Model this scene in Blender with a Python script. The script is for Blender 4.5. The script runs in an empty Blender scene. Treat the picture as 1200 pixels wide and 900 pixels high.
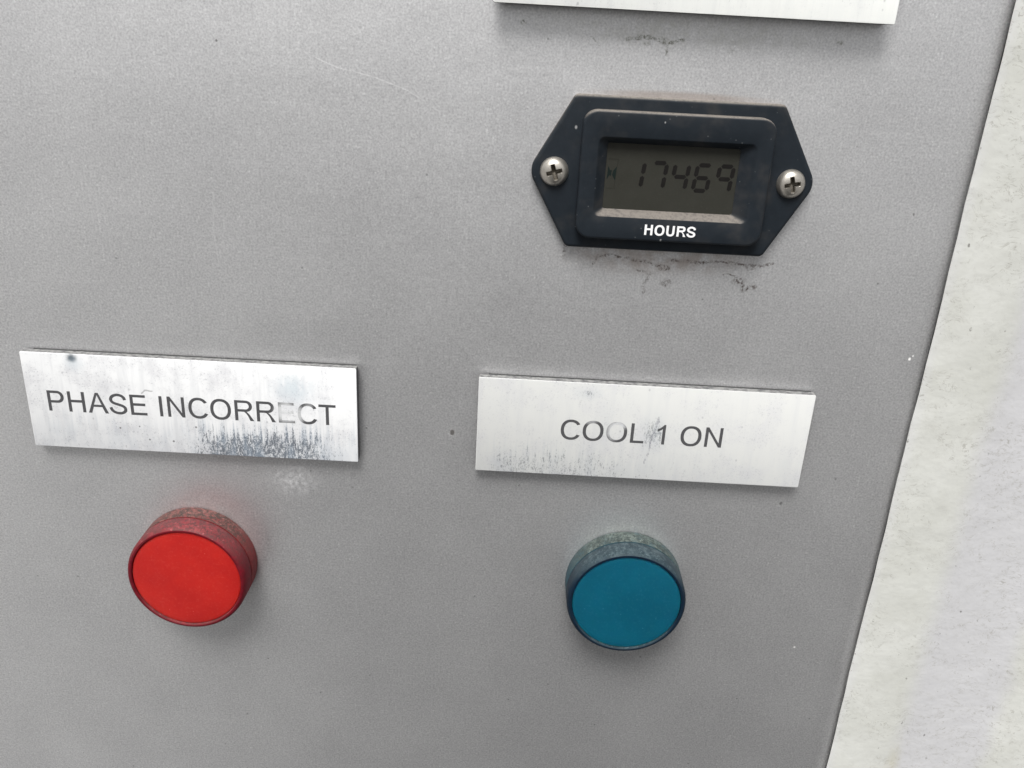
import bpy, bmesh, math, random
from mathutils import Matrix, Vector
from mathutils.geometry import tessellate_polygon

SC = bpy.context.scene
COL = SC.collection
S = 0.001                      # everything below is measured in millimetres
OZ = 1.3                       # height of the panel's origin above the ground, metres


def P(x, y, z=0.0):            # panel millimetres (right, up, towards the viewer) -> world metres
    return Vector((x * S, -z * S, y * S + OZ))


# ------------------------------------------------------------------ camera
def cam_axes(rx, ry, rz):
    c, s = math.cos, math.sin
    X = Matrix(((1, 0, 0), (0, c(rx), -s(rx)), (0, s(rx), c(rx))))
    Y = Matrix(((c(ry), 0, s(ry)), (0, 1, 0), (-s(ry), 0, c(ry))))
    Z = Matrix(((c(rz), -s(rz), 0), (s(rz), c(rz), 0), (0, 0, 1)))
    return Z @ Y @ X


cam_data = bpy.data.cameras.new("camera")
cam = bpy.data.objects.new("camera", cam_data)
COL.objects.link(cam)
SC.camera = cam
cam_data.sensor_width = 36.0
cam_data.lens = 1010.52 / 1200 * 36
cam_data.clip_start = 0.005
cam_data.clip_end = 500
M = cam_axes(0.3883, -0.0013, -0.0534)
T = Matrix(((1, 0, 0), (0, 0, -1), (0, 1, 0)))
rot = (T @ M.transposed()).to_4x4()
cam.matrix_world = Matrix.Translation(P(109.96, 71.03, 180.04)) @ rot

# ------------------------------------------------------------------ light
YARD, FIGURE = 3.5, 0.0         # brightness of the ground and of the photographer and added dark patch below the horizon
SUN_EL, SUN_AZ = math.radians(58), math.radians(-12)     # azimuth from straight in front of the panel, minus = left
sun_dir = Vector((math.sin(SUN_AZ) * math.cos(SUN_EL), -math.cos(SUN_AZ) * math.cos(SUN_EL), math.sin(SUN_EL)))
world = bpy.data.worlds.new("World")
SC.world = world
world.use_nodes = True
wn = world.node_tree
wn.nodes.clear()
w_out = wn.nodes.new("ShaderNodeOutputWorld")
w_bg = wn.nodes.new("ShaderNodeBackground")
w_bg.inputs["Strength"].default_value = 0.055
sky = wn.nodes.new("ShaderNodeTexSky")
sky.sky_type = 'NISHITA'
sky.sun_disc = False
sky.sun_elevation = SUN_EL
sky.sun_rotation = math.atan2(sun_dir.x, sun_dir.y)
sky.air_density = 1.0
sky.dust_density = 4.0
grey = wn.nodes.new("ShaderNodeHueSaturation")           # cloud cover: the blue nearly gone
grey.inputs["Saturation"].default_value = 0.10
grey.inputs["Value"].default_value = 1.0
geo = wn.nodes.new("ShaderNodeTexCoord")
sep = wn.nodes.new("ShaderNodeSeparateXYZ")
rng = wn.nodes.new("ShaderNodeMapRange")
rng.interpolation_type = 'SMOOTHSTEP'
rng.inputs[1].default_value = -0.10
rng.inputs[2].default_value = 0.03
mixw = wn.nodes.new("ShaderNodeMix")
mixw.data_type = 'RGBA'


def wmath(op, a, b=0.0):
    n = wn.nodes.new("ShaderNodeMath"); n.operation = op
    for i, v in enumerate((a, b)):
        if isinstance(v, (int, float)): n.inputs[i].default_value = v
        else: wn.links.new(v, n.inputs[i])
    return n.outputs[0]


def wstep(v, a, b):
    n = wn.nodes.new("ShaderNodeMapRange"); n.interpolation_type = 'SMOOTHSTEP'
    wn.links.new(v, n.inputs[0])
    flip = a > b
    n.inputs[1].default_value, n.inputs[2].default_value = (b, a) if flip else (a, b)
    n.inputs[3].default_value, n.inputs[4].default_value = (1, 0) if flip else (0, 1)
    return n.outputs[0]


wn.links.new(geo.outputs["Generated"], sep.inputs[0])
# the yard in front of the panel: pale ground, with the dark standing photographer in the middle of it
side = wmath('ARCTAN2', sep.outputs[0], wmath('MULTIPLY', sep.outputs[1], -1.0))
body = wmath('MULTIPLY', wmath('MULTIPLY', wstep(side, -0.55, -0.20), wstep(side, 0.45, 0.18)), wstep(sep.outputs[2], 0.02, -0.16))
low = wmath('MULTIPLY', wmath('MULTIPLY', wstep(side, -0.05, 0.20), wstep(side, 1.1, 0.7)), wstep(sep.outputs[2], -0.30, -0.55))  # extra dark patch low on the right, added to darken the panel's lower right
body = wmath('MAXIMUM', body, low)
yard = wn.nodes.new("ShaderNodeMix"); yard.data_type = 'RGBA'
wn.links.new(body, yard.inputs[0])
yard.inputs[6].default_value = (YARD, YARD * 0.99, YARD * 0.97, 1)
yard.inputs[7].default_value = (FIGURE, FIGURE, FIGURE * 1.03, 1)
wn.links.new(yard.outputs[2], mixw.inputs[6])
wn.links.new(sky.outputs[0], grey.inputs["Color"])
wn.links.new(sep.outputs[2], rng.inputs[0])
wn.links.new(rng.outputs[0], mixw.inputs[0])
wn.links.new(grey.outputs[0], mixw.inputs[7])
wn.links.new(mixw.outputs[2], w_bg.inputs["Color"])
wn.links.new(w_bg.outputs[0], w_out.inputs[0])

sun_data = bpy.data.lights.new("sun", 'SUN')
sun_data.energy = 2.0
sun_data.angle = math.radians(26)
sun_data.color = (1.0, 0.985, 0.96)
sun = bpy.data.objects.new("sun", sun_data)
COL.objects.link(sun)
sun.rotation_euler = sun_dir.to_track_quat('Z', 'Y').to_euler()
sun.location = P(0, 0) + sun_dir * 3

SC.view_settings.view_transform = 'Standard'
SC.view_settings.look = 'None'
SC.view_settings.exposure = 1.05
SC.view_settings.gamma = 1.0
SC.render.resolution_x, SC.render.resolution_y = 1200, 900


# ------------------------------------------------------------------ node helper
class G:
    """tiny expression layer over a material's node tree; positions are in millimetres on the panel"""

    def __init__(g, name):
        g.m = bpy.data.materials.new(name)
        g.m.use_nodes = True
        g.t = g.m.node_tree
        g.t.nodes.clear()
        g.out = g.n("ShaderNodeOutputMaterial")
        g.b = g.n("ShaderNodeBsdfPrincipled")
        g.l(g.b.outputs[0], g.out.inputs[0])
        geo = g.n("ShaderNodeNewGeometry")
        v = g.n("ShaderNodeVectorMath"); v.operation = 'SUBTRACT'
        g.l(geo.outputs["Position"], v.inputs[0]); v.inputs[1].default_value = (0, 0, OZ)
        k = g.n("ShaderNodeVectorMath"); k.operation = 'SCALE'
        g.l(v.outputs[0], k.inputs[0]); k.inputs[3].default_value = 1 / S
        g.p = k.outputs[0]                                # (x, -z, y) in mm
        s = g.n("ShaderNodeSeparateXYZ"); g.l(g.p, s.inputs[0])
        g.x, g.z_, g.y = s.outputs[0], s.outputs[1], s.outputs[2]
        ns = g.n("ShaderNodeSeparateXYZ"); g.l(geo.outputs["Normal"], ns.inputs[0])
        g.nx, g.ny, g.nz = ns.outputs

    def n(g, k):
        return g.t.nodes.new(k)

    def l(g, a, b):
        g.t.links.new(a, b)

    def put(g, v, sock):
        if isinstance(v, bpy.types.NodeSocket):
            g.l(v, sock)
        elif isinstance(v, (tuple, list)):
            sock.default_value = (*v, 1) if len(v) == 3 and len(sock.default_value) == 4 else v
        else:
            sock.default_value = v

    def ma(g, op, a, b=0.0, c=0.0, clamp=False):
        n = g.n("ShaderNodeMath"); n.operation = op; n.use_clamp = clamp
        for i, v in enumerate((a, b, c)):
            g.put(v, n.inputs[i])
        return n.outputs[0]

    def add(g, a, b): return g.ma('ADD', a, b)
    def sub(g, a, b): return g.ma('SUBTRACT', a, b)
    def mul(g, a, b): return g.ma('MULTIPLY', a, b)
    def mx(g, a, b): return g.ma('MAXIMUM', a, b)
    def mn(g, a, b): return g.ma('MINIMUM', a, b)

    def step(g, v, a, b, lo=0.0, hi=1.0):                 # smooth ramp from a to b
        n = g.n("ShaderNodeMapRange"); n.interpolation_type = 'SMOOTHSTEP'
        g.put(v, n.inputs[0])
        if a > b:
            a, b, lo, hi = b, a, hi, lo
        for i, q in enumerate((a, b, lo, hi)):
            n.inputs[i + 1].default_value = q
        return n.outputs[0]

    def scaled(g, s, off=(0, 0, 0), src=None):
        n = g.n("ShaderNodeMapping"); n.vector_type = 'POINT'
        g.l(src or g.p, n.inputs[0])
        n.inputs["Location"].default_value = off
        n.inputs["Scale"].default_value = s if isinstance(s, (tuple, list)) else (s, s, s)
        return n.outputs[0]

    def noise(g, s, detail=2.0, rough=0.5, dist=0.0, off=(0, 0, 0), src=None):
        n = g.n("ShaderNodeTexNoise")
        g.l(g.scaled(s, off, src), n.inputs["Vector"])
        n.inputs["Scale"].default_value = 1.0
        n.inputs["Detail"].default_value = detail
        n.inputs["Roughness"].default_value = rough
        n.inputs["Distortion"].default_value = dist
        return n.outputs[0]

    def voro(g, s, off=(0, 0, 0), rnd=1.0):
        n = g.n("ShaderNodeTexVoronoi")
        g.l(g.scaled(s, off), n.inputs["Vector"])
        n.inputs["Scale"].default_value = 1.0
        n.inputs["Randomness"].default_value = rnd
        return n.outputs["Distance"], n.outputs["Color"]

    def wobble(g, s, amt, off=(0, 0, 0)):                 # distorted position
        n = g.n("ShaderNodeTexNoise"); g.l(g.scaled(s, off), n.inputs["Vector"])
        n.inputs["Scale"].default_value = 1.0; n.inputs["Detail"].default_value = 3
        a = g.n("ShaderNodeVectorMath"); a.operation = 'SUBTRACT'
        g.l(n.outputs["Color"], a.inputs[0]); a.inputs[1].default_value = (.5, .5, .5)
        b = g.n("ShaderNodeVectorMath"); b.operation = 'MULTIPLY_ADD'
        g.l(a.outputs[0], b.inputs[0]); b.inputs[1].default_value = (amt, 0, amt); g.l(g.p, b.inputs[2])
        return b.outputs[0]

    def ell(g, cx, cy, rx, ry, inner=0.0, src=None):      # 1 at the centre, 0 at the ellipse
        n = g.n("ShaderNodeVectorMath"); n.operation = 'SUBTRACT'
        g.l(src or g.p, n.inputs[0]); n.inputs[1].default_value = (cx, 0, cy)
        m = g.n("ShaderNodeVectorMath"); m.operation = 'MULTIPLY'
        g.l(n.outputs[0], m.inputs[0]); m.inputs[1].default_value = (1 / rx, 0, 1 / ry)
        q = g.n("ShaderNodeVectorMath"); q.operation = 'LENGTH'
        g.l(m.outputs[0], q.inputs[0])
        return g.step(q.outputs["Value"], 1.0, inner)

    def seg(g, a, b, w, src):                             # 1 on the line a-b, 0 beyond w
        ax, ay = a; bx, by = b
        dx, dy = bx - ax, by - ay
        L2 = dx * dx + dy * dy
        s = g.n("ShaderNodeVectorMath"); s.operation = 'SUBTRACT'
        g.l(src, s.inputs[0]); s.inputs[1].default_value = (ax, 0, ay)
        d = g.n("ShaderNodeVectorMath"); d.operation = 'DOT_PRODUCT'
        g.l(s.outputs[0], d.inputs[0]); d.inputs[1].default_value = (dx / L2, 0, dy / L2)
        t = g.ma('ADD', d.outputs["Value"], 0.0, clamp=True)
        k = g.n("ShaderNodeVectorMath"); k.operation = 'SCALE'
        k.inputs[0].default_value = (dx, 0, dy); g.l(t, k.inputs[3])
        e = g.n("ShaderNodeVectorMath"); e.operation = 'SUBTRACT'
        g.l(s.outputs[0], e.inputs[0]); g.l(k.outputs[0], e.inputs[1])
        f = g.n("ShaderNodeVectorMath"); f.operation = 'MULTIPLY'
        g.l(e.outputs[0], f.inputs[0]); f.inputs[1].default_value = (1, 0, 1)
        q = g.n("ShaderNodeVectorMath"); q.operation = 'LENGTH'; g.l(f.outputs[0], q.inputs[0])
        return g.step(q.outputs["Value"], w, w * 0.25)

    def path(g, pts, w, src):
        r = None
        for a, b in zip(pts[:-1], pts[1:]):
            s = g.seg(a, b, w, src)
            r = s if r is None else g.mx(r, s)
        return r

    def mix(g, f, a, b):
        n = g.n("ShaderNodeMix"); n.data_type = 'RGBA'
        g.put(f, n.inputs[0]); g.put(a, n.inputs[6]); g.put(b, n.inputs[7])
        return n.outputs[2]

    def bump(g, h, strength, dist_mm, nrm=None):
        n = g.n("ShaderNodeBump")
        n.inputs["Strength"].default_value = strength
        n.inputs["Distance"].default_value = dist_mm * S
        g.put(h, n.inputs["Height"])
        if nrm is not None:
            g.l(nrm, n.inputs["Normal"])
        return n.outputs[0]

    def fin(g, color=None, rough=None, metal=None, normal=None, **kw):
        if color is not None: g.put(color, g.b.inputs["Base Color"])
        if rough is not None: g.put(rough, g.b.inputs["Roughness"])
        if metal is not None: g.put(metal, g.b.inputs["Metallic"])
        if normal is not None: g.l(normal, g.b.inputs["Normal"])
        for k, v in kw.items():
            g.put(v, g.b.inputs[k.replace("_", " ")])
        return g.m


# ------------------------------------------------------------------ materials
def mat_panel():
    g = G("grey_enamel")
    c = (0.755, 0.750, 0.772)
    fine = g.noise(2.3, 2, 0.6)
    mid = g.noise(0.8, 3, 0.6)
    big = g.noise(0.035, 3, 0.55)
    k = g.add(g.mul(g.sub(fine, 0.5), 1.15), g.mul(g.sub(mid, 0.5), 0.28))
    k = g.add(k, g.mul(g.sub(big, 0.5), 0.35))
    fl, fc = g.voro(1.5)
    fs = g.n("ShaderNodeSeparateColor"); g.l(fc, fs.inputs[0])
    k = g.add(k, g.mul(g.mul(g.step(fl, 0.45, 0.15), g.step(fs.outputs[0], 0.80, 0.97)), 0.20))
    col = g.mix(g.add(k, 0.5), tuple(v * .62 for v in c), tuple(min(1, v * 1.38) for v in c))
    chalk = 0.0
    # faint wiping marks, long and level, barely lighter
    wipe = g.step(g.noise((0.02, 1, 0.5), 4, 0.7, 0.4, src=g.wobble(0.02, 12.0)), 0.56, 0.75)
    col = g.mix(g.mul(wipe, 0.10), col, (1.0, 1.0, 1.0))
    # chalky film left around the red lamp and to its upper right, faint one above the blue lamp
    n1 = g.noise(0.35, 4, 0.65)
    st = g.mul(g.ell(37, -37, 17, 8), g.step(n1, 0.35, 0.7))
    col = g.mix(g.mul(st, 0.16), col, (0.66, 0.50, 0.47))
    st = g.mul(g.ell(59, -30, 7.5, 6.5), g.step(g.noise(0.8, 4, 0.7, off=(3, 0, 9)), 0.38, 0.65))
    col = g.mix(g.mul(st, 0.35), col, (0.80, 0.80, 0.81)); chalk = g.mul(st, 0.34)
    st = g.mul(g.ell(46, -28.5, 22, 3.5), g.step(g.noise(0.5, 4, 0.7, off=(13, 0, 9)), 0.42, 0.7))
    col = g.mix(g.mul(st, 0.3), col, (0.80, 0.81, 0.82))
    st = g.mul(g.ell(140, -37, 15, 6), g.step(n1, 0.4, 0.7))
    col = g.mix(g.mul(st, 0.18), col, (0.62, 0.67, 0.63))
    # rusty film under the hour meter, pale dust line above it
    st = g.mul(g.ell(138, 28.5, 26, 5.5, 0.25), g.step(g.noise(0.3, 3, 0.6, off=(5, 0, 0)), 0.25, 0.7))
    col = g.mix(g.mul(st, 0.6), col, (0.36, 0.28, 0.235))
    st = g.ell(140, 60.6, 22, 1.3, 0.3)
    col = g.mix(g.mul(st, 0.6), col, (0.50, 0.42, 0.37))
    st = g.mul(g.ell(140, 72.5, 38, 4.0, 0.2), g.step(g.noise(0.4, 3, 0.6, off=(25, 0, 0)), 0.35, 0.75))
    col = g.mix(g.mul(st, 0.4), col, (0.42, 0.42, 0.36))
    # fine brown tide marks (their wavering outlines)
    wb = g.wobble(0.75, 1.2)
    brk = g.noise(1.1, 3, 0.65, off=(17, 7, 7))
    d = g.path([(125.5, 26.2), (126.5, 27.7), (129.5, 28.2), (133, 27.6), (137.5, 26.9), (140.8, 25.7)], 0.42, wb)
    d = g.mx(d, g.path([(142.2, 27.7), (148, 27.5), (153, 28.0), (156.5, 27.5), (159.5, 27.2), (163.5, 28.0)], 0.42, wb))
    d = g.mx(d, g.mul(g.ell(140.8, 25.9, 2.0, 1.0, 0.4, wb), 1.0))
    d = g.mx(d, g.mul(g.ell(158.8, 27.1, 1.9, 0.9, 0.4, wb), 0.9))
    d = g.mx(d, g.path([(153.5, 25.3), (156.0, 25.0)], 0.3, wb))
    d = g.mx(d, g.ell(157.0, 23.9, 2.0, 1.1, 0.3, wb))
    d = g.mx(d, g.path([(157.5, 23.5), (158.3, 22.0), (160.4, 22.9)], 0.75, wb))
    d = g.mx(d, g.mul(g.ell(141.6, 22.7, 1.7, 1.0, 0.3, wb), 0.85))
    d = g.mx(d, g.mul(g.path([(135, 25.2), (137.2, 24.7)], 0.35, wb), 0.7))
    d = g.mx(d, g.mul(g.path([(138, 24.6), (137, 22.3), (136.9, 20.4)], 0.5, wb), 0.7))
    d = g.mx(d, g.path([(119.2, 27.6), (119.4, 29.5)], 0.5, wb))
    d = g.mul(g.mul(d, g.step(g.noise(2.4, 4, 0.7, off=(7, 7, 7)), 0.36, 0.58)), g.step(brk, 0.40, 0.58, 0.08, 1.0))
    col = g.mix(g.mul(d, 0.9), col, (0.10, 0.068, 0.055))
    # olive marks under the top sign
    e = g.path([(128.2, 70.6), (131.5, 71.3), (134.3, 70.9), (136.3, 70.0)], 0.50, wb)
    e = g.mx(e, g.path([(135.2, 71.1), (136.3, 69.6), (136.4, 68.2)], 0.45, wb))
    e = g.mx(e, g.path([(136.4, 70.2), (139.0, 71.0)], 0.45, wb))
    e = g.mx(e, g.ell(132.2, 70.0, 1.0, 0.6, 0.3, wb))
    e = g.mx(e, g.mul(g.ell(108.2, 72.6, 0.9, 0.7, 0.3, wb), 0.8))
    e = g.mx(e, g.mul(g.path([(121.5, 70.6), (123.3, 69.2)], 0.25, wb), 0.5))
    e = g.mx(e, g.mul(g.ell(148.8, 69.3, 0.8, 0.5, 0.3, wb), 0.7))
    e = g.mx(e, g.mul(g.ell(169.3, 72.0, 0.9, 0.6, 0.3, wb), 0.8))
    e = g.mul(g.mul(e, g.step(g.noise(2.0, 3, 0.7), 0.36, 0.58)), g.step(brk, 0.38, 0.56, 0.12, 1.0))
    col = g.mix(g.mul(e, 0.9), col, (0.15, 0.155, 0.115))
    # single specks: dark ones, one white chip, one scratch
    for (sx, sy, r, c2) in ((96.5, -15.5, 0.95, (0.04, 0.035, 0.03)), (174.9, -29.5, 0.62, (0.05, 0.05, 0.05)),
                            (197.0, 8.4, 0.42, (0.85, 0.85, 0.82)), (197.6, 9.1, 0.25, (0.8, 0.8, 0.78)),
                            (112.6, -28.5, 0.32, (0.07, 0.07, 0.07)), (48.5, 66.5, 0.3, (0.1, 0.1, 0.1)),
                            (185.3, -71, 0.35, (0.5, 0.5, 0.48)), (190.8, 40, 0.3, (0.12, 0.12, 0.12))):
        spot = g.mul(g.ell(sx, sy, r, r * 1.3, 0.35, g.wobble(1.8, 0.5)), 0.9)
        col = g.mix(spot, col, c2); chalk = g.mx(chalk, spot)
    sc = g.path([(64, 65.8), (72, 62.8), (79, 61.4), (86, 59.0), (93.5, 54.6)], 0.16, g.wobble(0.1, 0.8))
    sc = g.mul(sc, g.step(g.noise(0.5, 2), 0.35, 0.55))
    col = g.mix(g.mul(sc, 0.35), col, (1.0, 1.0, 1.0)); chalk = g.mx(chalk, g.mul(sc, 0.16))
    sc = g.path([(45.2, 35), (44.8, 29), (45.4, 22)], 0.22, g.wobble(0.2, 0.6))
    col = g.mix(g.mul(sc, 0.25), col, (1.0, 1.0, 1.0))
    grit, gc = g.voro(0.30)
    cc = g.n("ShaderNodeSeparateColor"); g.l(gc, cc.inputs[0])
    gm = g.mul(g.step(grit, 0.10, 0.04), g.step(cc.outputs[0], 0.90, 0.94))
    col = g.mix(g.mul(gm, 0.45), col, (0.10, 0.10, 0.10))
    nb = g.bump(g.noise(0.9, 2, 0.5), 0.18, 0.08)
    nb = g.bump(g.noise(2.6, 2, 0.6), 0.22, 0.06, nb)
    nb = g.bump(g.noise(0.045, 2, 0.5), 0.30, 0.9, nb)
    return g.fin(col, g.add(g.mul(mid, 0.10), 0.40), g.mul(g.sub(1.0, chalk), 0.86), nb)


def mat_frame():
    g = G("white_coated_metal")
    base = (0.535, 0.54, 0.505)
    col = g.mix(g.step(g.noise(0.05, 3, 0.6), 0.3, 0.7), base, (0.60, 0.605, 0.575))
    col = g.mix(g.mul(g.step(g.noise(0.10, 4, 0.65, 0.5, off=(41, 2, 3)), 0.42, 0.7), 0.30), col, (0.49, 0.49, 0.45))
    band = g.mul(g.step(g.add(g.x, g.mul(g.noise(0.05, 2), 5)), 216, 223), g.step(g.add(g.x, g.mul(g.noise(0.06, 2, off=(4, 4, 4)), 6)), 246, 241))
    col = g.mix(g.mul(band, 0.6), col, (0.515, 0.51, 0.55))
    edge = g.step(g.add(g.x, g.mul(g.noise(0.4, 3), 1.5)), 203.0, 200.6)
    col = g.mix(g.mul(edge, 0.35), col, (0.60, 0.60, 0.62))
    # hairline scuffs: thin level lines of a stretched, warped noise, only in patches
    patch = g.step(g.noise(0.07, 3, 0.6, off=(11, 2, 5)), 0.40, 0.56)
    wb = g.wobble(0.12, 9.0)
    h1 = g.noise((0.22, 0.3, 0.6), 4, 0.7, 0.6, src=wb)
    l1 = g.step(g.ma('ABSOLUTE', g.sub(h1, 0.5)), 0.020, 0.003)
    l1 = g.mul(l1, g.step(g.noise(0.9, 2, off=(3, 3, 3)), 0.40, 0.58))
    col = g.mix(g.mul(g.mul(l1, patch), 0.66), col, (0.30, 0.29, 0.26))
    h2 = g.noise((0.7, 0.5, 1.4), 4, 0.7, 1.2, off=(30, 0, 8), src=wb)
    l2 = g.step(g.ma('ABSOLUTE', g.sub(h2, 0.52)), 0.02, 0.004)
    l2 = g.mul(l2, g.step(g.noise(0.5, 3, off=(13, 3, 3)), 0.5, 0.66))
    col = g.mix(g.mul(l2, 0.6), col, (0.38, 0.37, 0.34))
    # dark grit, short and tilted
    for sc, off, lim, a in (((0.75, 0.5, 0.42), (0, 0, 0), 0.86, 0.60), ((0.42, 0.5, 0.24), (9, 0, 4), 0.90, 0.75), ((1.5, 1, 1.0), (5, 0, 14), 0.86, 0.35)):
        dd, dc = g.voro(sc, off)
        cc = g.n("ShaderNodeSeparateColor"); g.l(dc, cc.inputs[0])
        m = g.mul(g.step(dd, 0.15, 0.06), g.step(cc.outputs[0], lim, lim + 0.03))
        m = g.mul(m, g.step(g.noise(2.5, 2), 0.42, 0.55))
        col = g.mix(g.mul(m, a), col, (0.10, 0.095, 0.085))
    # yellow-brown film low down beside the bend
    y = g.mul(g.ell(217, -108, 3.2, 14), g.step(g.noise(0.3, 3), 0.35, 0.6))
    col = g.mix(g.mul(y, 0.35), col, (0.45, 0.42, 0.26))
    nb = g.bump(g.noise(0.16, 3, 0.55), 0.35, 0.8)
    nb = g.bump(h1, 0.25, 0.15, nb)
    return g.fin(col, 0.45, 0.0, nb)


def mat_plate(kind):
    g = G("white_sign_laminate_" + kind)
    if kind == 'streaked':
        x0, y0, heavy = 0.0, 0.0, 1.0
    elif kind == 'speckled':
        x0, y0, heavy = 102.2, -0.3, 0.75
    else:
        x0, y0, heavy = 102.4, 98.9, 0.3
    off = (x0 * 0.37, 1, y0 * .21)
    col = {'streaked': (0.77, 0.775, 0.78), 'speckled': (0.63, 0.635, 0.62), 'clean': (0.87, 0.88, 0.85)}[kind]
    yr = g.sub(g.y, y0)                                   # 0 top edge .. -23.3 bottom edge
    xr = g.sub(g.x, x0)
    # soft vertical wash
    wash = g.noise((0.55, 1, 0.05), 4, 0.65, off=off)
    c = g.mix(g.mul(g.step(wash, 0.45, 0.75), 0.35 * heavy + 0.05), col, (0.52, 0.53, 0.55))
    cloud = g.noise(0.18, 4, 0.6, off=off)
    c = g.mix(g.mul(g.step(cloud, 0.42, 0.8), 0.75 * heavy), c, (0.56, 0.56, 0.58))
    spk = g.noise((2.6, 1, 2.6), 3, 0.8, off=off)
    c = g.mix(g.mul(g.mul(g.step(spk, 0.54, 0.70), g.step(cloud, 0.40, 0.60)), 0.55 * heavy + 0.1), c, (0.30, 0.31, 0.33))
    # weather streaks rising from the lower edge
    col_n = g.noise((1.1, 1, 0.0), 4, 0.75, off=off)      # height of each streak by column
    reach = g.add(g.mul(g.sub(col_n, 0.5), 22), -16.2 if kind == 'streaked' else -17.5)
    low = g.step(g.sub(yr, reach), 2.2, -3.2)
    if kind == 'streaked':
        side = g.add(g.mul(g.step(xr, 33, 45), 0.72), 0.36)
        side = g.mul(side, g.step(xr, 74.5, 60, 0.35, 1.0))
        lift = g.mul(g.ell(62, -7, 9, 6), 0.45)
    elif kind == 'speckled':
        side = g.mul(g.step(xr, 60, 15, 0.25, 0.75), g.step(xr, 0, 6))
        lift = g.mx(g.mul(g.ell(131, -11, 3.0, 8), 0.5), g.mul(g.ell(142.5, -12, 5.5, 8), 0.95))
        lift = g.mx(lift, g.mul(g.ell(127, -3.0, 4.5, 2.2), 0.85))
    else:
        side, lift = g.step(xr, 0, 20, 0.2, 0.3), 0.0
    grain = g.noise((2.2, 1, 0.75), 4, 0.8, off=off)
    grain2 = g.noise((5.0, 1, 3.0), 2, 0.7, off=off)
    amt = g.mx(g.mul(low, side), lift)
    cut = g.sub(0.68, g.mul(amt, 0.225 if kind == 'streaked' else 0.22))
    gk = g.add(g.mul(grain, 0.6), g.mul(grain2, 0.4))
    dirt = g.step(g.sub(gk, cut), -0.03, 0.09)
    c = g.mix(g.mul(g.mul(dirt, g.step(amt, 0.0, 0.6)), 0.92 if kind == 'streaked' else 0.6), c, (0.04, 0.045, 0.055))
    smear = g.mul(amt, g.step(g.noise((0.35, 1, 0.12), 3, 0.6, off=off), 0.40, 0.62))
    c = g.mix(g.mul(smear, 0.35 if kind == 'streaked' else 0.12), c, (0.25, 0.32, 0.40))
    c = g.mix(g.mul(amt, 0.22 if kind == 'streaked' else 0.12), c, (0.30, 0.35, 0.42))
    if kind == 'streaked':
        t = g.mul(g.ell(60.5, -5.2, 7, 5.0), g.step(g.noise((0.9, 1, 0.25), 3, .6), 0.3, 0.6))
        c = g.mix(g.mul(t, 0.35), c, (0.35, 0.45, 0.50))
        b = g.ell(11.6, -1.0, 1.7, 1.5, 0.15, g.wobble(1.2, 0.8))
        c = g.mix(g.mul(b, 0.95), c, (0.03, 0.045, 0.06))
        b = g.ell(11.9, -2.2, 3.2, 3.0)
        c = g.mix(g.mul(b, 0.35), c, (0.35, 0.42, 0.48))
        t = g.path([(26.4, -8.6), (27.2, -7.9), (28.8, -8.0)], 0.26, g.wobble(0.8, .5))
        c = g.mix(g.mul(t, 0.5), c, (0.12, 0.12, 0.12))
        for (sx, sy, r) in ((20.5, -17.6, .32), (38.0, -16.4, .34), (32.5, -20.3, .36), (27.0, -20.2, .30), (25.0, -17.0, .25)):
            c = g.mix(g.mul(g.ell(sx, sy, r, r, .3), 0.85), c, (0.08, 0.08, 0.08))
    if kind == 'speckled':
        t = g.path([(143.2, -7.6), (142.4, -12), (141.0, -19.5)], 0.30, g.wobble(0.7, 1.4))
        c = g.mix(g.mul(g.mul(t, g.step(g.noise(1.6, 2), .35, .55)), 0.6), c, (0.22, 0.22, 0.25))
    # specks everywhere
    dd, dc = g.voro((0.55, 0.5, 0.4), off)
    cc = g.n("ShaderNodeSeparateColor"); g.l(dc, cc.inputs[0])
    m = g.mul(g.step(dd, 0.17, 0.06), g.step(cc.outputs[0], 0.80, 0.86))
    c = g.mix(g.mul(m, 0.42), c, (0.28, 0.28, 0.30))
    # thin clean rim where the edge is bevelled
    nb = g.bump(g.noise(1.3, 3, 0.6), 0.15, 0.05)
    return g.fin(c, g.add(g.mul(dirt, 0.2), 0.42), 0.0, nb)


def mat_lettering(fades):
    g = G("engraved_lettering")
    base = g.mix(g.noise(2.5, 3, 0.7), (0.050, 0.050, 0.053), (0.098, 0.098, 0.102))
    f = None
    wb = g.wobble(1.0, 0.9)
    for (cx, cy, rx, ry, a) in fades:
        e = g.mul(g.ell(cx, cy, rx, ry, 0.25, wb), a)
        f = e if f is None else g.mx(f, e)
    if f is not None:
        f = g.mul(f, g.step(g.noise((1.6, 1, 2.6), 3, 0.7, off=(2, 2, 2)), 0.22, 0.50, 0.55, 1.0))
        base = g.mix(f, base, (0.66, 0.67, 0.68))
    return g.fin(base, 0.7, 0.0, Specular_IOR_Level=0.2)


def mat_simple(name, col, rough, metal=0.0, var=0.25, ns=0.8, bump=0.0, **kw):
    g = G(name)
    lo = tuple(v * (1 - var) for v in col); hi = tuple(min(1, v * (1 + var)) for v in col)
    c = g.mix(g.noise(ns, 4, 0.65), lo, hi)
    nb = g.bump(g.noise(ns * 3, 3), bump, 0.05) if bump else None
    return g.fin(c, rough, metal, nb, **kw)


def mat_core():
    g = G("laminate_core")
    dust = g.mul(g.step(g.nz, 0.3, 0.8), g.step(g.noise((0.8, 1, 0.8), 3, 0.6), 0.25, 0.65))
    c = g.mix(dust, (0.045, 0.045, 0.05), (0.20, 0.20, 0.195))
    return g.fin(c, 0.7)


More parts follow.
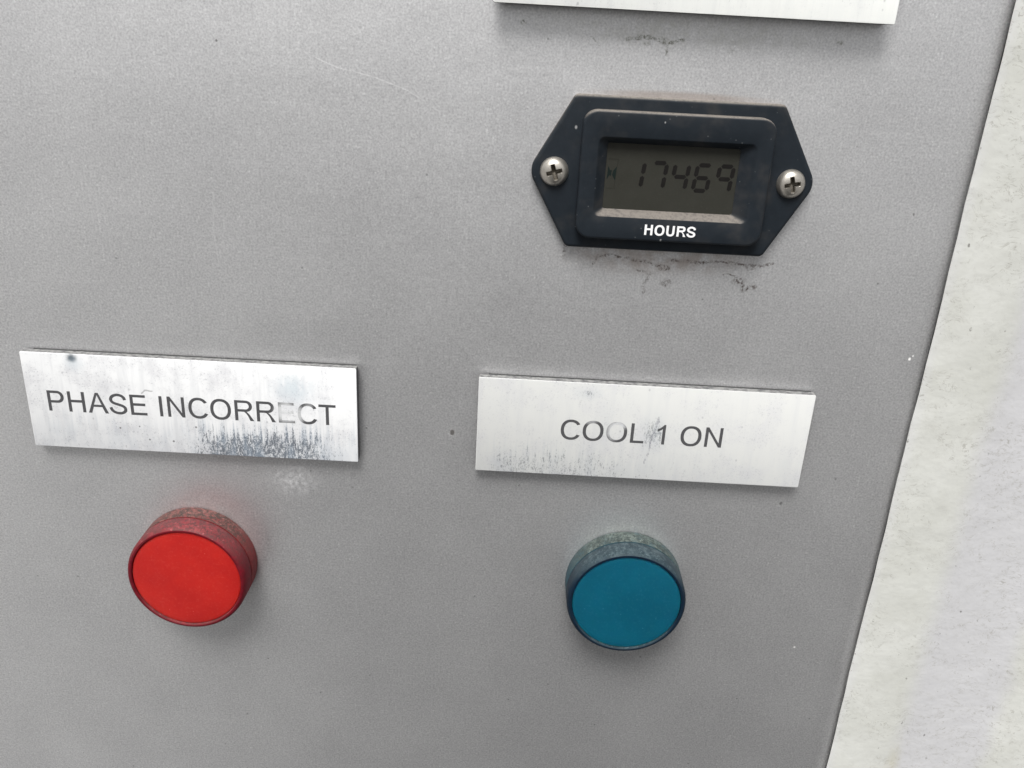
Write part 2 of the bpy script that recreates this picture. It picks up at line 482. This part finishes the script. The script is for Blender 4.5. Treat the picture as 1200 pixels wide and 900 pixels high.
def mat_black_plastic():
    g = G("dusty_black_plastic")
    c = g.mix(g.noise(0.5, 4, 0.6), (0.008, 0.0115, 0.016), (0.015, 0.020, 0.026))
    # dust settled on whatever faces up, and speckles
    up = g.step(g.nz, 0.30, 0.85)
    dn = g.noise((1.4, 1.4, 1.4), 4, 0.75)
    c = g.mix(g.mul(up, g.step(dn, 0.22, 0.60, 0.35, 0.9)), c, (0.20, 0.18, 0.16))
    film = g.step(g.noise(0.16, 3, 0.6, off=(5, 5, 5)), 0.45, 0.75)
    c = g.mix(g.mul(film, 0.07), c, (0.25, 0.21, 0.17))
    dd, dc = g.voro(0.9)
    cc = g.n("ShaderNodeSeparateColor"); g.l(dc, cc.inputs[0])
    m = g.mul(g.step(dd, 0.16, 0.05), g.step(cc.outputs[0], 0.80, 0.86))
    c = g.mix(g.mul(m, 0.30), c, (0.25, 0.26, 0.26))
    for (sx, sy, r) in ((119.7, 54.0, 0.35), (136.8, 56.0, 0.2), (138.5, 32.9, 0.25)):
        c = g.mix(g.mul(g.ell(sx, sy, r, r * 1.4, .3), 0.5), c, (0.5, 0.5, 0.5))
    nb = g.bump(g.noise(3.0, 3, 0.6), 0.30, 0.05)
    return g.fin(c, g.add(g.mul(dn, 0.15), 0.50), 0.0, nb, Specular_IOR_Level=0.20)


def mat_lcd():
    g = G("liquid_crystal_glass")
    c = g.mix(g.noise(0.25, 3, 0.6), (0.029, 0.029, 0.024), (0.040, 0.0395, 0.034))
    c = g.mix(g.mul(g.step(g.noise(2.5, 4, 0.8), 0.55, 0.75), 0.25), c, (0.09, 0.086, 0.07))
    return g.fin(c, 0.35, 0.0, Specular_IOR_Level=0.10)


def mat_lamp(name, body, film, deep):
    """grimy moulded plastic of a lamp's side wall: dust caught on top, clean colour below"""
    g = G(name)
    n1 = g.noise(0.9, 4, 0.7)
    n2 = g.noise(0.22, 3, 0.6, off=(6, 6, 6))
    n3 = g.noise(0.45, 4, 0.7, 0.8, off=(16, 6, 2))
    c = g.mix(g.step(n1, 0.3, 0.7), body, tuple(v * 0.6 for v in body))
    up = g.step(g.nz, 0.10, 0.95)
    c = g.mix(g.mul(up, g.step(g.add(g.mul(n1, .5), g.mul(n2, .5)), 0.28, 0.62, 0.25, 0.9)), c, film)
    c = g.mix(g.mul(g.step(g.noise(1.2, 4, 0.8, off=(2, 9, 1)), 0.48, 0.60), g.mul(up, 0.9)), c, deep)
    c = g.mix(g.mul(g.mul(g.step(n3, 0.42, 0.55), g.step(g.noise(2.0, 3, 0.7), 0.32, 0.55)), g.add(g.mul(up, 0.65), 0.10)), c, deep)
    c = g.mix(g.mul(g.step(g.noise(1.3, 4, 0.75, off=(26, 6, 2)), 0.58, 0.68), g.mul(up, 0.6)), c, tuple(min(1, v * 1.9 + .03) for v in film))
    return g.fin(c, 0.6, 0.0, g.bump(n1, 0.6, 0.15), Specular_IOR_Level=0.18)


def mat_lens(name, col, edge, dustc, pale):
    g = G(name)
    c = g.mix(g.step(g.noise(0.10, 4, 0.6), 0.3, 0.7), col, pale)      # sun-bleached in soft patches
    dd, dc = g.voro(0.7)
    cc = g.n("ShaderNodeSeparateColor"); g.l(dc, cc.inputs[0])
    m = g.mul(g.step(dd, 0.12, 0.04), g.step(cc.outputs[0], 0.84, 0.90))
    c = g.mix(g.mul(m, 0.30), c, dustc)
    c = g.mix(g.mul(g.step(g.noise(1.6, 4, .75), 0.5, 0.8), 0.10), c, dustc)
    g.b.inputs["Subsurface Weight"].default_value = 0.85
    g.b.inputs["Subsurface Radius"].default_value = edge
    g.b.inputs["Subsurface Scale"].default_value = 0.003
    return g.fin(c, 0.42, 0.0, g.bump(g.noise(1.2, 3), 0.10, 0.05), Specular_IOR_Level=0.30)


PANEL = mat_panel()
FRAME = mat_frame()
CORE = mat_core()
TAPE = mat_simple("black_foam_tape", (0.02, 0.02, 0.02), 0.9)
RUBBER = mat_simple("dark_rubber_seal", (0.035, 0.034, 0.032), 0.8, var=0.4)
BLACK = mat_black_plastic()
GASKET = mat_simple("grey_brown_gasket", (0.16, 0.14, 0.125), 0.85, var=0.4, ns=0.6)
LCD = mat_lcd()
SEGM = mat_simple("lcd_segment", (0.0115, 0.0105, 0.010), 0.5, var=0.35, Specular_IOR_Level=0.1)
GHOST = mat_simple("lcd_symbol_pale", (0.028, 0.028, 0.023), 0.5, var=0.2, Specular_IOR_Level=0.1)
TEAL = mat_simple("lcd_symbol_dark", (0.010, 0.016, 0.0145), 0.5, var=0.2, Specular_IOR_Level=0.1)
PRINT = mat_simple("white_print", (0.86, 0.86, 0.86), 0.6, var=0.04)
STEEL = mat_simple("tarnished_screw_steel", (0.52, 0.49, 0.44), 0.36, 0.85, var=0.22, ns=0.9, bump=0.35)

GRIME = mat_simple("grimy_screw_recess", (0.10, 0.088, 0.07), 0.42, 0.6, var=0.7, ns=1.5, bump=0.4)


# ------------------------------------------------------------------ mesh helpers
def link(name, bm, mat, parent=None, smooth=False, recalc=True):
    if recalc:
        bmesh.ops.recalc_face_normals(bm, faces=bm.faces)
    me = bpy.data.meshes.new(name)
    for f in bm.faces:
        f.smooth = smooth
    bm.to_mesh(me); bm.free()
    me.materials.append(mat)
    o = bpy.data.objects.new(name, me)
    COL.objects.link(o)
    if smooth:
        try:
            me.set_sharp_from_angle(angle=math.radians(32))
        except Exception:
            pass
    if parent is not None:
        o.parent = parent
        o.matrix_parent_inverse = parent.matrix_world.inverted()
    return o


def root(name, label, cat, x, y, group=None):
    o = bpy.data.objects.new(name, None)
    o.empty_display_size = 0.01
    o.matrix_world = Matrix.Translation(P(x, y, 0))
    COL.objects.link(o)
    o["label"] = label; o["category"] = cat
    if group: o["group"] = group
    return o


def stack(bm, loops, cap0=True, cap1=True):
    """skin consecutive closed loops (same point count) given as lists of (x, y, z) mm"""
    rows = [[bm.verts.new(P(*q)) for q in L] for L in loops]
    n = len(rows[0])
    for a, b in zip(rows[:-1], rows[1:]):
        for i in range(n):
            j = (i + 1) % n
            bm.faces.new((a[i], a[j], b[j], b[i]))
    if cap0: bm.faces.new(rows[0][::-1])
    if cap1: bm.faces.new(rows[-1])
    return rows


def inset(outline, d):
    """move a convex counter-clockwise outline inwards by d"""
    n = len(outline); out = []
    for i in range(n):
        p0, p1, p2 = (Vector(outline[(i + k) % n]) for k in (-1, 0, 1))
        e1 = (p1 - p0).normalized(); e2 = (p2 - p1).normalized()
        n1 = Vector((-e1.y, e1.x)); n2 = Vector((-e2.y, e2.x))
        b = (n1 + n2)
        b = b / max(0.3, b.length_squared / 2)
        out.append(tuple(p1 + b * d))
    return out


def rrect(cx, cy, hw, hh, r, seg=8):
    pts = []
    for (sx, sy, a0) in ((1, 1, 0), (-1, 1, 90), (-1, -1, 180), (1, -1, 270)):
        for i in range(seg + 1):
            a = math.radians(a0 + 90 * i / seg)
            pts.append((cx + sx * (hw - r) + r * math.cos(a), cy + sy * (hh - r) + r * math.sin(a)))
    return pts


def hull(circles, seg=40):
    pts = sorted({(round(cx + r * math.cos(2 * math.pi * i / seg), 4), round(cy + r * math.sin(2 * math.pi * i / seg), 4))
                  for cx, cy, r in circles for i in range(seg)})
    def half(ps):
        h = []
        for p in ps:
            while len(h) > 1 and (h[-1][0] - h[-2][0]) * (p[1] - h[-2][1]) - (h[-1][1] - h[-2][1]) * (p[0] - h[-2][0]) <= 1e-9:
                h.pop()
            h.append(p)
        return h[:-1]
    return half(pts) + half(pts[::-1])


def slab(bm, outline, z0, z1, fil=0.0, steps=4):
    loops = [[(x, y, z0) for x, y in outline]]
    if fil <= 0:
        loops.append([(x, y, z1) for x, y in outline])
    else:
        for i in range(steps + 1):
            a = math.pi / 2 * i / steps
            o = inset(outline, fil * (1 - math.cos(a)))
            loops.append([(x, y, z1 - fil + fil * math.sin(a)) for x, y in o])
    stack(bm, loops)


def lathe(bm, cx, cy, prof, n=96, cap1=True, cap0=True):
    """prof: (radius, z) from the panel outwards"""
    loops = [[(cx + r * math.cos(2 * math.pi * i / n), cy + r * math.sin(2 * math.pi * i / n), z) for i in range(n)] for r, z in prof]
    stack(bm, loops, cap0, cap1)


# ------------------------------------------------------------------ the panel and the white frame
bm = bmesh.new()
slab(bm, [(-140, -230), (209, -230), (209, 190), (-140, 190)], -2.0, 0.0)
panel = link("panel", bm, PANEL)
panel["kind"] = "structure"
panel["label"] = "flat grey enamelled metal control panel that the signs, hour meter and lamps are fixed to"
panel["category"] = "panel"

# the white frame: a formed sheet whose lip laps over the panel, with a shallow channel running along it
prof = [(201.3, 1.9), (200.02, 1.93), (199.82, 2.02), (199.78, 2.16), (199.92, 2.30), (200.5, 2.38), (204, 2.6), (208, 2.75),
        (212, 2.7), (215, 2.35), (218, 1.8), (221, 1.45), (226, 1.25), (232, 1.25), (237, 1.5), (241, 2.05), (244, 2.7), (247, 3.1),
        (252, 3.3), (262, 3.35), (330, 3.35), (330, -4), (214, -4), (214, 0.65), (209.0, 0.65), (201.3, 1.6)]
bm = bmesh.new()
ys = [-230 + 7 * i for i in range(61)]
rnd = random.Random(4)
rows = []
for y in ys:
    w = 0.10 * math.sin(y * 0.11) + 0.07 * math.sin(y * 0.37 + 1)
    w2 = 0.9 * math.sin(y * 0.021 + 2)
    rows.append([bm.verts.new(P(x + (w if x < 203 else (w2 if 213 < x < 250 else 0)), y, z)) for x, z in prof])
for a, b in zip(rows[:-1], rows[1:]):
    for i in range(len(prof)):
        j = (i + 1) % len(prof)
        bm.faces.new((a[i], a[j], b[j], b[i]))
bm.faces.new(rows[0]); bm.faces.new(rows[-1][::-1])
fr = link("frame", bm, FRAME, smooth=True)
fr["kind"] = "structure"
fr["label"] = "scuffed off-white metal frame with a shallow channel along the right side of the grey panel"
fr["category"] = "frame"
bm = bmesh.new()
slab(bm, [(200.75, -229), (208.5, -229), (208.5, 189), (200.75, 189)], 0.004, 1.3)
link("seal", bm, RUBBER, fr)

# ------------------------------------------------------------------ lettering (grotesque capitals, 716 units high)
def sup(cx, cy, rx, ry, a, e=2.25):
    c, s = math.cos(a), math.sin(a)
    return (cx + rx * math.copysign(abs(c) ** (2 / e), c), cy + ry * math.copysign(abs(s) ** (2 / e), s))


def glyph(ch, w=95, h=84):   # w, h: upright and level stroke widths
    """list of polygons, each a list of loops (first the outline, then holes)"""
    H = 716
    q = []
    R_ = lambda x0, y0, x1, y1: q.append([[(x0, y0), (x1, y0), (x1, y1), (x0, y1)]])
    N = 56
    if ch == 'I': R_(95, 0, 95 + w, H); adv = 278 + (w - 95)
    elif ch == 'L': q.append([[(73, 0), (520, 0), (520, h), (73 + w, h), (73 + w, H), (73, H)]]); adv = 556
    elif ch == 'T': q.append([[(259 - w / 2 + 47, 0), (259 + w / 2 + 47, 0), (306 + w / 2, H - h), (588, H - h), (588, H), (23, H), (23, H - h), (306 - w / 2, H - h)]]); adv = 611
    elif ch == 'H':
        q.append([[(80, 0), (80 + w, 0), (80 + w, 337), (642 - w, 337), (642 - w, 0), (642, 0), (642, H), (642 - w, H), (642 - w, 337 + h), (80 + w, 337 + h), (80 + w, H), (80, H)]]); adv = 722
    elif ch == 'E':
        q.append([[(79, 0), (617, 0), (617, h), (79 + w, h), (79 + w, 330), (578, 330), (578, 330 + h), (79 + w, 330 + h), (79 + w, H - h), (597, H - h), (597, H), (79, H)]]); adv = 667
    elif ch == 'N':
        q.append([[(76, 0), (76 + w * .96, 0), (76 + w * .96, 562), (546, 0), (643, 0), (643, H), (643 - w * .96, H), (643 - w * .96, 154), (173, H), (76, H)]]); adv = 722
    elif ch == 'A':
        k = w * 1.06
        q.append([[(0, 0), (k, 0), (k + 78, 217), (668 - k - 86, 217), (668 - k, 0), (669, 0), (383, H), (281, H)],
                  [(206, 294), (331, 641 - (w - 95)), (454, 294)]]); adv = 667
    elif ch == '1':
        q.append([[(373 - w * .95, 0), (373, 0), (373, 719), (315, 719), (262, 652), (190, 595), (109, 549), (109, 464), (170, 490), (232, 524), (373 - w * .95, 560)]]); adv = 556
    elif ch == 'O':
        q.append([[sup(390, 358, 342, 370, 2 * math.pi * i / N) for i in range(N)],
                  [sup(390, 358, 342 - w * 1.03, 370 - h, 2 * math.pi * i / N) for i in range(N)]]); adv = 778
    elif ch == 'C':
        a0, a1 = math.radians(32), math.radians(331)
        n = 50
        out = [sup(385, 358, 336, 370, a0 + (a1 - a0) * i / n) for i in range(n + 1)]
        b0, b1 = math.radians(36), math.radians(327)
        inn = [sup(385, 358, 336 - w * 1.02, 370 - h, b0 + (b1 - b0) * i / n) for i in range(n + 1)]
        q.append([out + inn[::-1]]); adv = 722
    elif ch == 'U':
        n = 22
        yb = 275
        out = [(79, H), (79, yb)] + [sup(361, yb, 282, yb + 12, math.pi + math.pi * i / n, 2.4) for i in range(1, n)] + [(643, yb), (643, H), (643 - w, H), (643 - w, yb)]
        out += [sup(361, yb, 282 - w, yb + 12 - h, 2 * math.pi - math.pi * i / n, 2.4) for i in range(1, n)] + [(79 + w, yb), (79 + w, H)]
        q.append([out]); adv = 722
    elif ch in 'PR':
        lo, hi = (291, H) if ch == 'P' else (317, H)
        rx = 623 if ch == 'P' else 660
        cy = (lo + hi) / 2; ry = (hi - lo) / 2; bx = rx - 225
        n = 20
        o = [(78, 0), (78 + w, 0), (78 + w, lo)]
        o += [(bx - 60, lo)] + [sup(bx, cy, rx - bx, ry, -math.pi / 2 + math.pi * i / n, 2.1) for i in range(1, n)] + [(bx - 60, hi), (78, hi)]
        ii = [(78 + w, lo + h * .97), (bx - 50, lo + h * .97)] + [sup(bx, cy, rx - bx - w * 1.03, ry - h * .97, -math.pi / 2 + math.pi * i / n, 2.1) for i in range(1, n)] + [(bx - 50, hi - h * .97), (78 + w, hi - h * .97)]
        q.append([o, ii])
        if ch == 'R':
            q.append([[(330, lo + 10), (405, lo - 12), (452, lo - 62), (510, lo - 145), (706 - w * 1.25, 0), (706, 0), (582, 195), (535, 258), (490, 300), (450, lo + 14)]])
        adv = 667 if ch == 'P' else 722
    elif ch == 'S':
        k = w / 95.0
        cl = [(91, 232), (112, 150), (175, 82), (255, 48), (345, 31), (440, 38), (520, 72), (571, 128), (580, 200), (548, 258), (480, 303),
              (360, 340), (240, 372), (160, 412), (118, 470), (116, 540), (150, 605), (220, 655), (330, 686), (440, 672), (520, 630), (566, 570), (578, 508)]
        # centreline, pulled inwards as the stroke grows, smoothed twice
        cx0, cy0 = 340, 358
        f = 1 - 0.055 * (k - 1)
        cl = [(cx0 + (x - cx0) * f, cy0 + (y - cy0) * f) for x, y in cl]
        for _ in range(2):
            nl = [cl[0]]
            for a, b in zip(cl[:-1], cl[1:]):
                nl += [(a[0] * .75 + b[0] * .25, a[1] * .75 + b[1] * .25), (a[0] * .25 + b[0] * .75, a[1] * .25 + b[1] * .75)]
            cl = nl + [cl[-1]]
        L, Rr = [], []
        for i, p in enumerate(cl):
            a, b = cl[max(0, i - 1)], cl[min(len(cl) - 1, i + 1)]
            dx, dy = b[0] - a[0], b[1] - a[1]
            d = math.hypot(dx, dy)
            hw = math.hypot(h * dx, w * dy) / d / 2
            L.append((p[0] - dy / d * hw, p[1] + dx / d * hw)); Rr.append((p[0] + dy / d * hw, p[1] - dx / d * hw))
        q.append([Rr + L[::-1]])
        adv = 667
    else:
        adv = 278
    return q, adv


def write(bm, text, x0, x1, ybase, cap, z, ang=0.0, w=95, h=84):
    """fit the word between x0 and x1, cap height cap"""
    total = sum(glyph(c, w, h)[1] for c in text)
    lsb = 48 if text[0] in 'CO' else 78
    rsb = {'T': 23, 'N': 79, 'S': 45}.get(text[-1], 60)
    k = cap / 716
    sx = (x1 - x0) / (total - lsb - rsb)
    cur = -lsb
    ca, sa = math.cos(ang), math.sin(ang)
    for gi, ch in enumerate(text):
        polys, adv = glyph(ch, w, h)
        for pi_, loops in enumerate(polys):
            dz = 0.008 * (pi_ if loops[-1] != 'q' else 0)
            if loops[-1] == 'q': loops = loops[:-1]
            pts = [(a, b) for L in loops for a, b in L]
            vs = []
            for a, b in pts:
                u, v = (a + cur) * sx, b * k
                vs.append(bm.verts.new(P(x0 + u * ca - v * sa, ybase + u * sa + v * ca, z + dz)))
            tris = tessellate_polygon([[Vector((a, b, 0)) for a, b in L] for L in loops])
            for t in tris:
                try:
                    f = bm.faces.new([vs[i] for i in t])
                    f.normal_update()
                    if f.normal.y > 0: f.normal_flip()
                except ValueError:
                    pass
        cur += adv


# ------------------------------------------------------------------ the three signs
def sign(label, kind, x, y, ang, words=None, fades=(), lift=0.0):
    W_, H_ = 75.0, 23.26
    r = root("sign", label, "sign", x, y, "engraved signs on the grey panel")
    ca, sa = math.cos(ang), math.sin(ang)
    def rect(i, r_=0.25):
        o = rrect(W_ / 2, -H_ / 2, W_ / 2 - i, H_ / 2 - i, r_, 3)
        return [(x + a * ca - b * sa, y + a * sa + b * ca) for a, b in o]
    tape = [(max(a, 2.1), b) for a, b in rrect(W_ / 2, -H_ / 2, W_ / 2 - 0.35, H_ / 2 - 0.02, 0.25, 3)]
    bm = bmesh.new(); slab(bm, [(x + a * ca - b * sa, y + a * sa + b * ca) for a, b in tape], 0.003, 0.75 + lift); link("adhesive_tape", bm, TAPE, r)
    bm = bmesh.new(); slab(bm, rect(0.0), 0.752 + lift, 2.46 + lift); link("core_layer", bm, CORE, r)
    bm = bmesh.new(); slab(bm, rect(0.03), 2.462 + lift, 2.6 + lift, 0.05, 2); link("face_layer", bm, mat_plate(kind), r, smooth=True)
    if words:
        bm = bmesh.new()
        tx, x0, x1, yb, cap = words
        write(bm, tx, x0, x1, yb, cap, 2.62, ang, w=104, h=90)
        link("lettering", bm, mat_lettering(fades), r, recalc=False)
    return r


sign("white sign reading PHASE INCORRECT, streaked with dark grime, above the red lamp", 'streaked', 0.05, 0.0, 0.0014,
     ("PHASE INCORRECT", 4.75, 70.2, -14.14, 5.02),
     ((58.8, -11.4, 3.4, 3.8, 0.95), (59.6, -12.0, 2.4, 3.0, 0.9), (61.9, -11.8, 1.6, 3.0, 0.72), (64.0, -9.6, 1.6, 1.2, 0.3)))
sign("cleaner white sign reading COOL 1 ON, faded in the middle, above the blue lamp", 'speckled', 102.27, -0.3, -0.0014,
     ("COOL 1 ON", 121.3, 158.0, -14.42, 4.90),
     ((133.2, -11.7, 2.3, 3.2, 0.80), (134.2, -10.4, 2.6, 1.6, 0.85), (127.9, -9.6, 2.0, 1.2, 0.4)))
sign("blank white sign edge cut off by the top of the picture, above the hour meter", 'clean', 102.5, 75.8 + 23.26, -0.0035, lift=1.9)

# ------------------------------------------------------------------ the hour meter
CX, CY = 139.85, 45.1
hm = root("hour_meter", "black hour meter with a dim display reading 17469 above the COOL 1 ON sign", "hour meter", CX, CY)
circ = [(CX + s * 24.15, CY + 0.1, 4.35) for s in (1, -1)] + [(CX + s * 19.75, CY + t * 13.8, 1.4) for s in (1, -1) for t in (1, -1)]
fl = hull(circ)  # flange outline
bm = bmesh.new(); slab(bm, inset(fl, 0.05), 0.004, 0.7); link("gasket", bm, GASKET, hm)
bm = bmesh.new(); slab(bm, fl, 0.7, 2.4, 0.75, 6); link("flange", bm, BLACK, hm, smooth=True)
# raised bezel: outer fillet, flat rim, then walls sloping down into the window
HW, HH = 18.95, 12.6
out = rrect(CX, CY, HW, HH, 3.0, 8)
loops = [[(a, b, 2.3) for a, b in out]]
for i in range(6):
    a = math.pi / 2 * i / 5
    loops.append([(p, q_, 5.0 - 0.55 + 0.55 * math.sin(a)) for p, q_ in inset(out, 0.55 * (1 - math.cos(a)))])
win = rrect(CX, 44.95, 15.55, 7.75, 1.3, 8)
loops.append([(a, b, 5.0) for a, b in inset(win, -0.25)])
loops.append([(a, b, 4.93) for a, b in inset(win, -0.05)])
lo_ = rrect(139.45, 44.95, 13.25, 6.55, 0.5, 8)
for t in (0.08, 0.5, 1.0):
    loops.append([(w_[0] * (1 - t) + l_[0] * t, w_[1] * (1 - t) + l_[1] * t, 4.8 * (1 - t) + 3.0 * t) for w_, l_ in zip(inset(win, 0.05), lo_)])
loops.append([(a, b, 2.5) for a, b in inset(lo_, 0.02)])
bm = bmesh.new(); stack(bm, loops, False, False)
link("bezel", bm, BLACK, hm, smooth=True, recalc=False)
bm = bmesh.new(); slab(bm, rrect(139.45, 44.95, 13.6, 6.9, 0.3, 3), 2.404, 2.85)
disp = link("display", bm, LCD, hm)


def quad(bm, pts, z):
    f = bm.faces.new([bm.verts.new(P(a, b, z)) for a, b in pts]); f.normal_update()
    if f.normal.y > 0: f.normal_flip()


SEG = {'a': ((0, 1), (1, 1)), 'b': ((1, 1), (1, .5)), 'c': ((1, .5), (1, 0)), 'd': ((0, 0), (1, 0)), 'e': ((0, .5), (0, 0)), 'f': ((0, 1), (0, .5)), 'g': ((0, .5), (1, .5))}
DIG = {'1': 'bc', '7': 'abc', '4': 'fgbc', '6': 'afgcde', '9': 'abcfg'}
DW, DH, TH = 2.75, 5.05, 0.84


def digit(ch, x, y):
    bm = bmesh.new()
    for s_ in DIG[ch]:
        (a, b), (c, d) = SEG[s_]
        ax, ay, bx, by = a * DW, b * DH, c * DW, d * DH
        L = math.hypot(bx - ax, by - ay); ux, uy = (bx - ax) / L, (by - ay) / L
        g_ = 0.16; t = TH / 2
        pts = [(ax + ux * g_, ay + uy * g_), (ax + ux * (g_ + t * .8) - uy * t, ay + uy * (g_ + t * .8) + ux * t),
               (bx - ux * (g_ + t * .8) - uy * t, by - uy * (g_ + t * .8) + ux * t), (bx - ux * g_, by - uy * g_),
               (bx - ux * (g_ + t * .8) + uy * t, by - uy * (g_ + t * .8) - ux * t), (ax + ux * (g_ + t * .8) + uy * t, ay + uy * (g_ + t * .8) - ux * t)]
        quad(bm, [(x + p + q_ * 0.10, y + q_) for p, q_ in pts], 2.87)
    return link("digit", bm, SEGM, disp, recalc=False)


for i, ch in enumerate("17469"):
    digit(ch, 130.75 + 4.46 * i, 42.95)
# hourglass symbol left of the digits: a pale outline with two dark waists
bm = bmesh.new()
for pts in ([(126.6, 48.4), (128.7, 48.4), (128.7, 48.2), (126.6, 48.2)], [(126.6, 42.6), (128.5, 42.6), (128.5, 42.4), (126.6, 42.4)],
            [(128.5, 48.2), (128.7, 48.2), (128.3, 42.6), (128.1, 42.6)]):
    quad(bm, pts, 2.87)
link("symbol_outline", bm, GHOST, disp, recalc=False)
bm = bmesh.new()
quad(bm, [(128.45, 46.9), (127.75, 46.0), (127.6, 45.2), (128.3, 44.1)], 2.875)
quad(bm, [(126.7, 46.9), (127.2, 46.0), (127.1, 45.2), (126.6, 44.2)], 2.875)
quad(bm, [(127.2, 46.1), (127.5, 46.1), (127.4, 45.0), (127.1, 45.0)], 2.875)
link("hourglass_symbol", bm, TEAL, disp, recalc=False)

bm = bmesh.new()
write(bm, "HOURS", 135.0, 145.35, 33.85, 2.12, 5.03, 0.0, w=150, h=128)
link("lettering", bm, PRINT, hm, recalc=False)


# cross-head screws: a domed head with a real recess, made by pushing a fine polar grid down inside the cross
def screw(x, y, ang):
    bm = bmesh.new()
    nr, na, R0, Hh, z0 = 44, 144, 2.92, 1.75, 2.40
    ca, sa = math.cos(ang), math.sin(ang)
    def height(u, v):
        r = math.hypot(u, v)
        k = min(1.0, r / R0)
        zz = Hh * (max(0.0, 1 - k ** 2.6)) ** 0.62 * 0.80 + 0.20 * Hh * (1 - k ** 8)
        a_, b_ = u * ca + v * sa, -u * sa + v * ca
        arm = 1.62
        def slot(p, q_):
            hw = 0.50 - 0.10 * abs(p) / arm
            d = min((arm - abs(p)) / 0.22, (hw - abs(q_)) / 0.12)
            return max(0.0, min(1.0, d))
        s_ = max(slot(a_, b_), slot(b_, a_), max(0.0, min(1.0, (0.72 - abs(a_) - abs(b_)) / 0.15)))
        depth = 1.5 * (1 - 0.45 * min(1.0, r / arm))
        return z0 + zz - s_ * depth, s_
    c = bm.verts.new(P(x, y, height(0, 0)[0]))
    prev = None
    for i in range(1, nr + 1):
        r = R0 * i / nr
        ring = [bm.verts.new(P(x + r * math.cos(2 * math.pi * j / na), y + r * math.sin(2 * math.pi * j / na),
                               height(r * math.cos(2 * math.pi * j / na), r * math.sin(2 * math.pi * j / na))[0])) for j in range(na)]
        inn = [height((r - .03) * math.cos(2 * math.pi * (j + .5) / na), (r - .03) * math.sin(2 * math.pi * (j + .5) / na))[1] > 0.5 for j in range(na)]
        for j in range(na):
            k = (j + 1) % na
            if prev is None: f = bm.faces.new((c, ring[j], ring[k]))
            else: f = bm.faces.new((prev[j], ring[j], ring[k], prev[k]))
            f.material_index = 1 if inn[j] else 0
        prev = ring
    bm.faces.new([bm.verts.new(v.co + Vector((0, 0, 0))) for v in prev][::-1])
    bmesh.ops.remove_doubles(bm, verts=bm.verts, dist=1e-7)
    o = link("screw", bm, STEEL, hm, smooth=True)
    o.data.materials.append(GRIME)
    return o


screw(115.95, 45.2, math.radians(17))
screw(163.75, 45.2, math.radians(12))


# ------------------------------------------------------------------ the two indicator lamps
def lamp(label, x, y, body, film, deep, rim, lens, edge, lensdust):
    r = root("indicator_lamp", label, "indicator lamp", x, y, "round indicator lamps under the signs")
    R_ = 14.24
    side = mat_lamp(label.split()[0] + "_lamp_wall", body, film, deep)
    bm = bmesh.new()
    lathe(bm, x, y, [(R_ - 0.35, 0.004), (R_ - 0.05, 0.25), (R_, 0.6), (R_, 4.2), (R_ - 0.12, 4.5), (R_ - 0.55, 4.62), (R_ - 0.55, 4.95)])
    link("collar", bm, side, r, smooth=True)
    bm = bmesh.new()
    lathe(bm, x, y, [(R_ - 0.6, 4.96), (R_ - 0.12, 5.02), (R_ - 0.02, 5.2), (R_ - 0.06, 8.3), (R_ - 0.14, 8.9), (R_ - 0.34, 9.35), (R_ - 0.70, 9.66),
                     (R_ - 1.05, 9.70), (R_ - 1.24, 9.60), (R_ - 1.32, 9.3), (R_ - 1.34, 8.2), (R_ - 3, 8.1)])
    link("rim", bm, rim, r, smooth=True)
    bm = bmesh.new()
    pr = [(R_ - 1.36, 8.15), (R_ - 1.36, 9.10), (R_ - 1.50, 9.26), (R_ - 1.9, 9.34)]
    for i in range(1, 12):
        t = i / 12
        rr = (R_ - 1.9) * (1 - t)
        pr.append((rr, 9.32 + 0.42 * (1 - (rr / (R_ - 1.9)) ** 2)))
    lathe(bm, x, y, pr)
    link("lens", bm, lens, r, smooth=True)
    return r


lamp("red round indicator lamp with grimy side under the PHASE INCORRECT sign", 34.85, -53.3,
     (0.18, 0.025, 0.028), (0.185, 0.088, 0.078), (0.035, 0.032, 0.028),
     mat_lamp("red_lamp_rim", (0.15, 0.004, 0.012), (0.25, 0.055, 0.058), (0.08, 0.035, 0.035)),
     mat_lens("red_lens", (0.41, 0.012, 0.010), (1.0, 0.12, 0.06), (0.8, 0.35, 0.3), (0.48, 0.018, 0.013)), None, None)
lamp("blue round indicator lamp with dusty side under the COOL 1 ON sign", 139.64, -53.58,
     (0.03, 0.07, 0.09), (0.115, 0.135, 0.12), (0.03, 0.04, 0.038),
     mat_lamp("blue_lamp_rim", (0.002, 0.013, 0.030), (0.075, 0.105, 0.115), (0.018, 0.032, 0.04)),
     mat_lens("blue_lens", (0.0018, 0.084, 0.137), (0.05, 0.5, 1.0), (0.15, 0.4, 0.5), (0.002, 0.100, 0.160)), None, None)
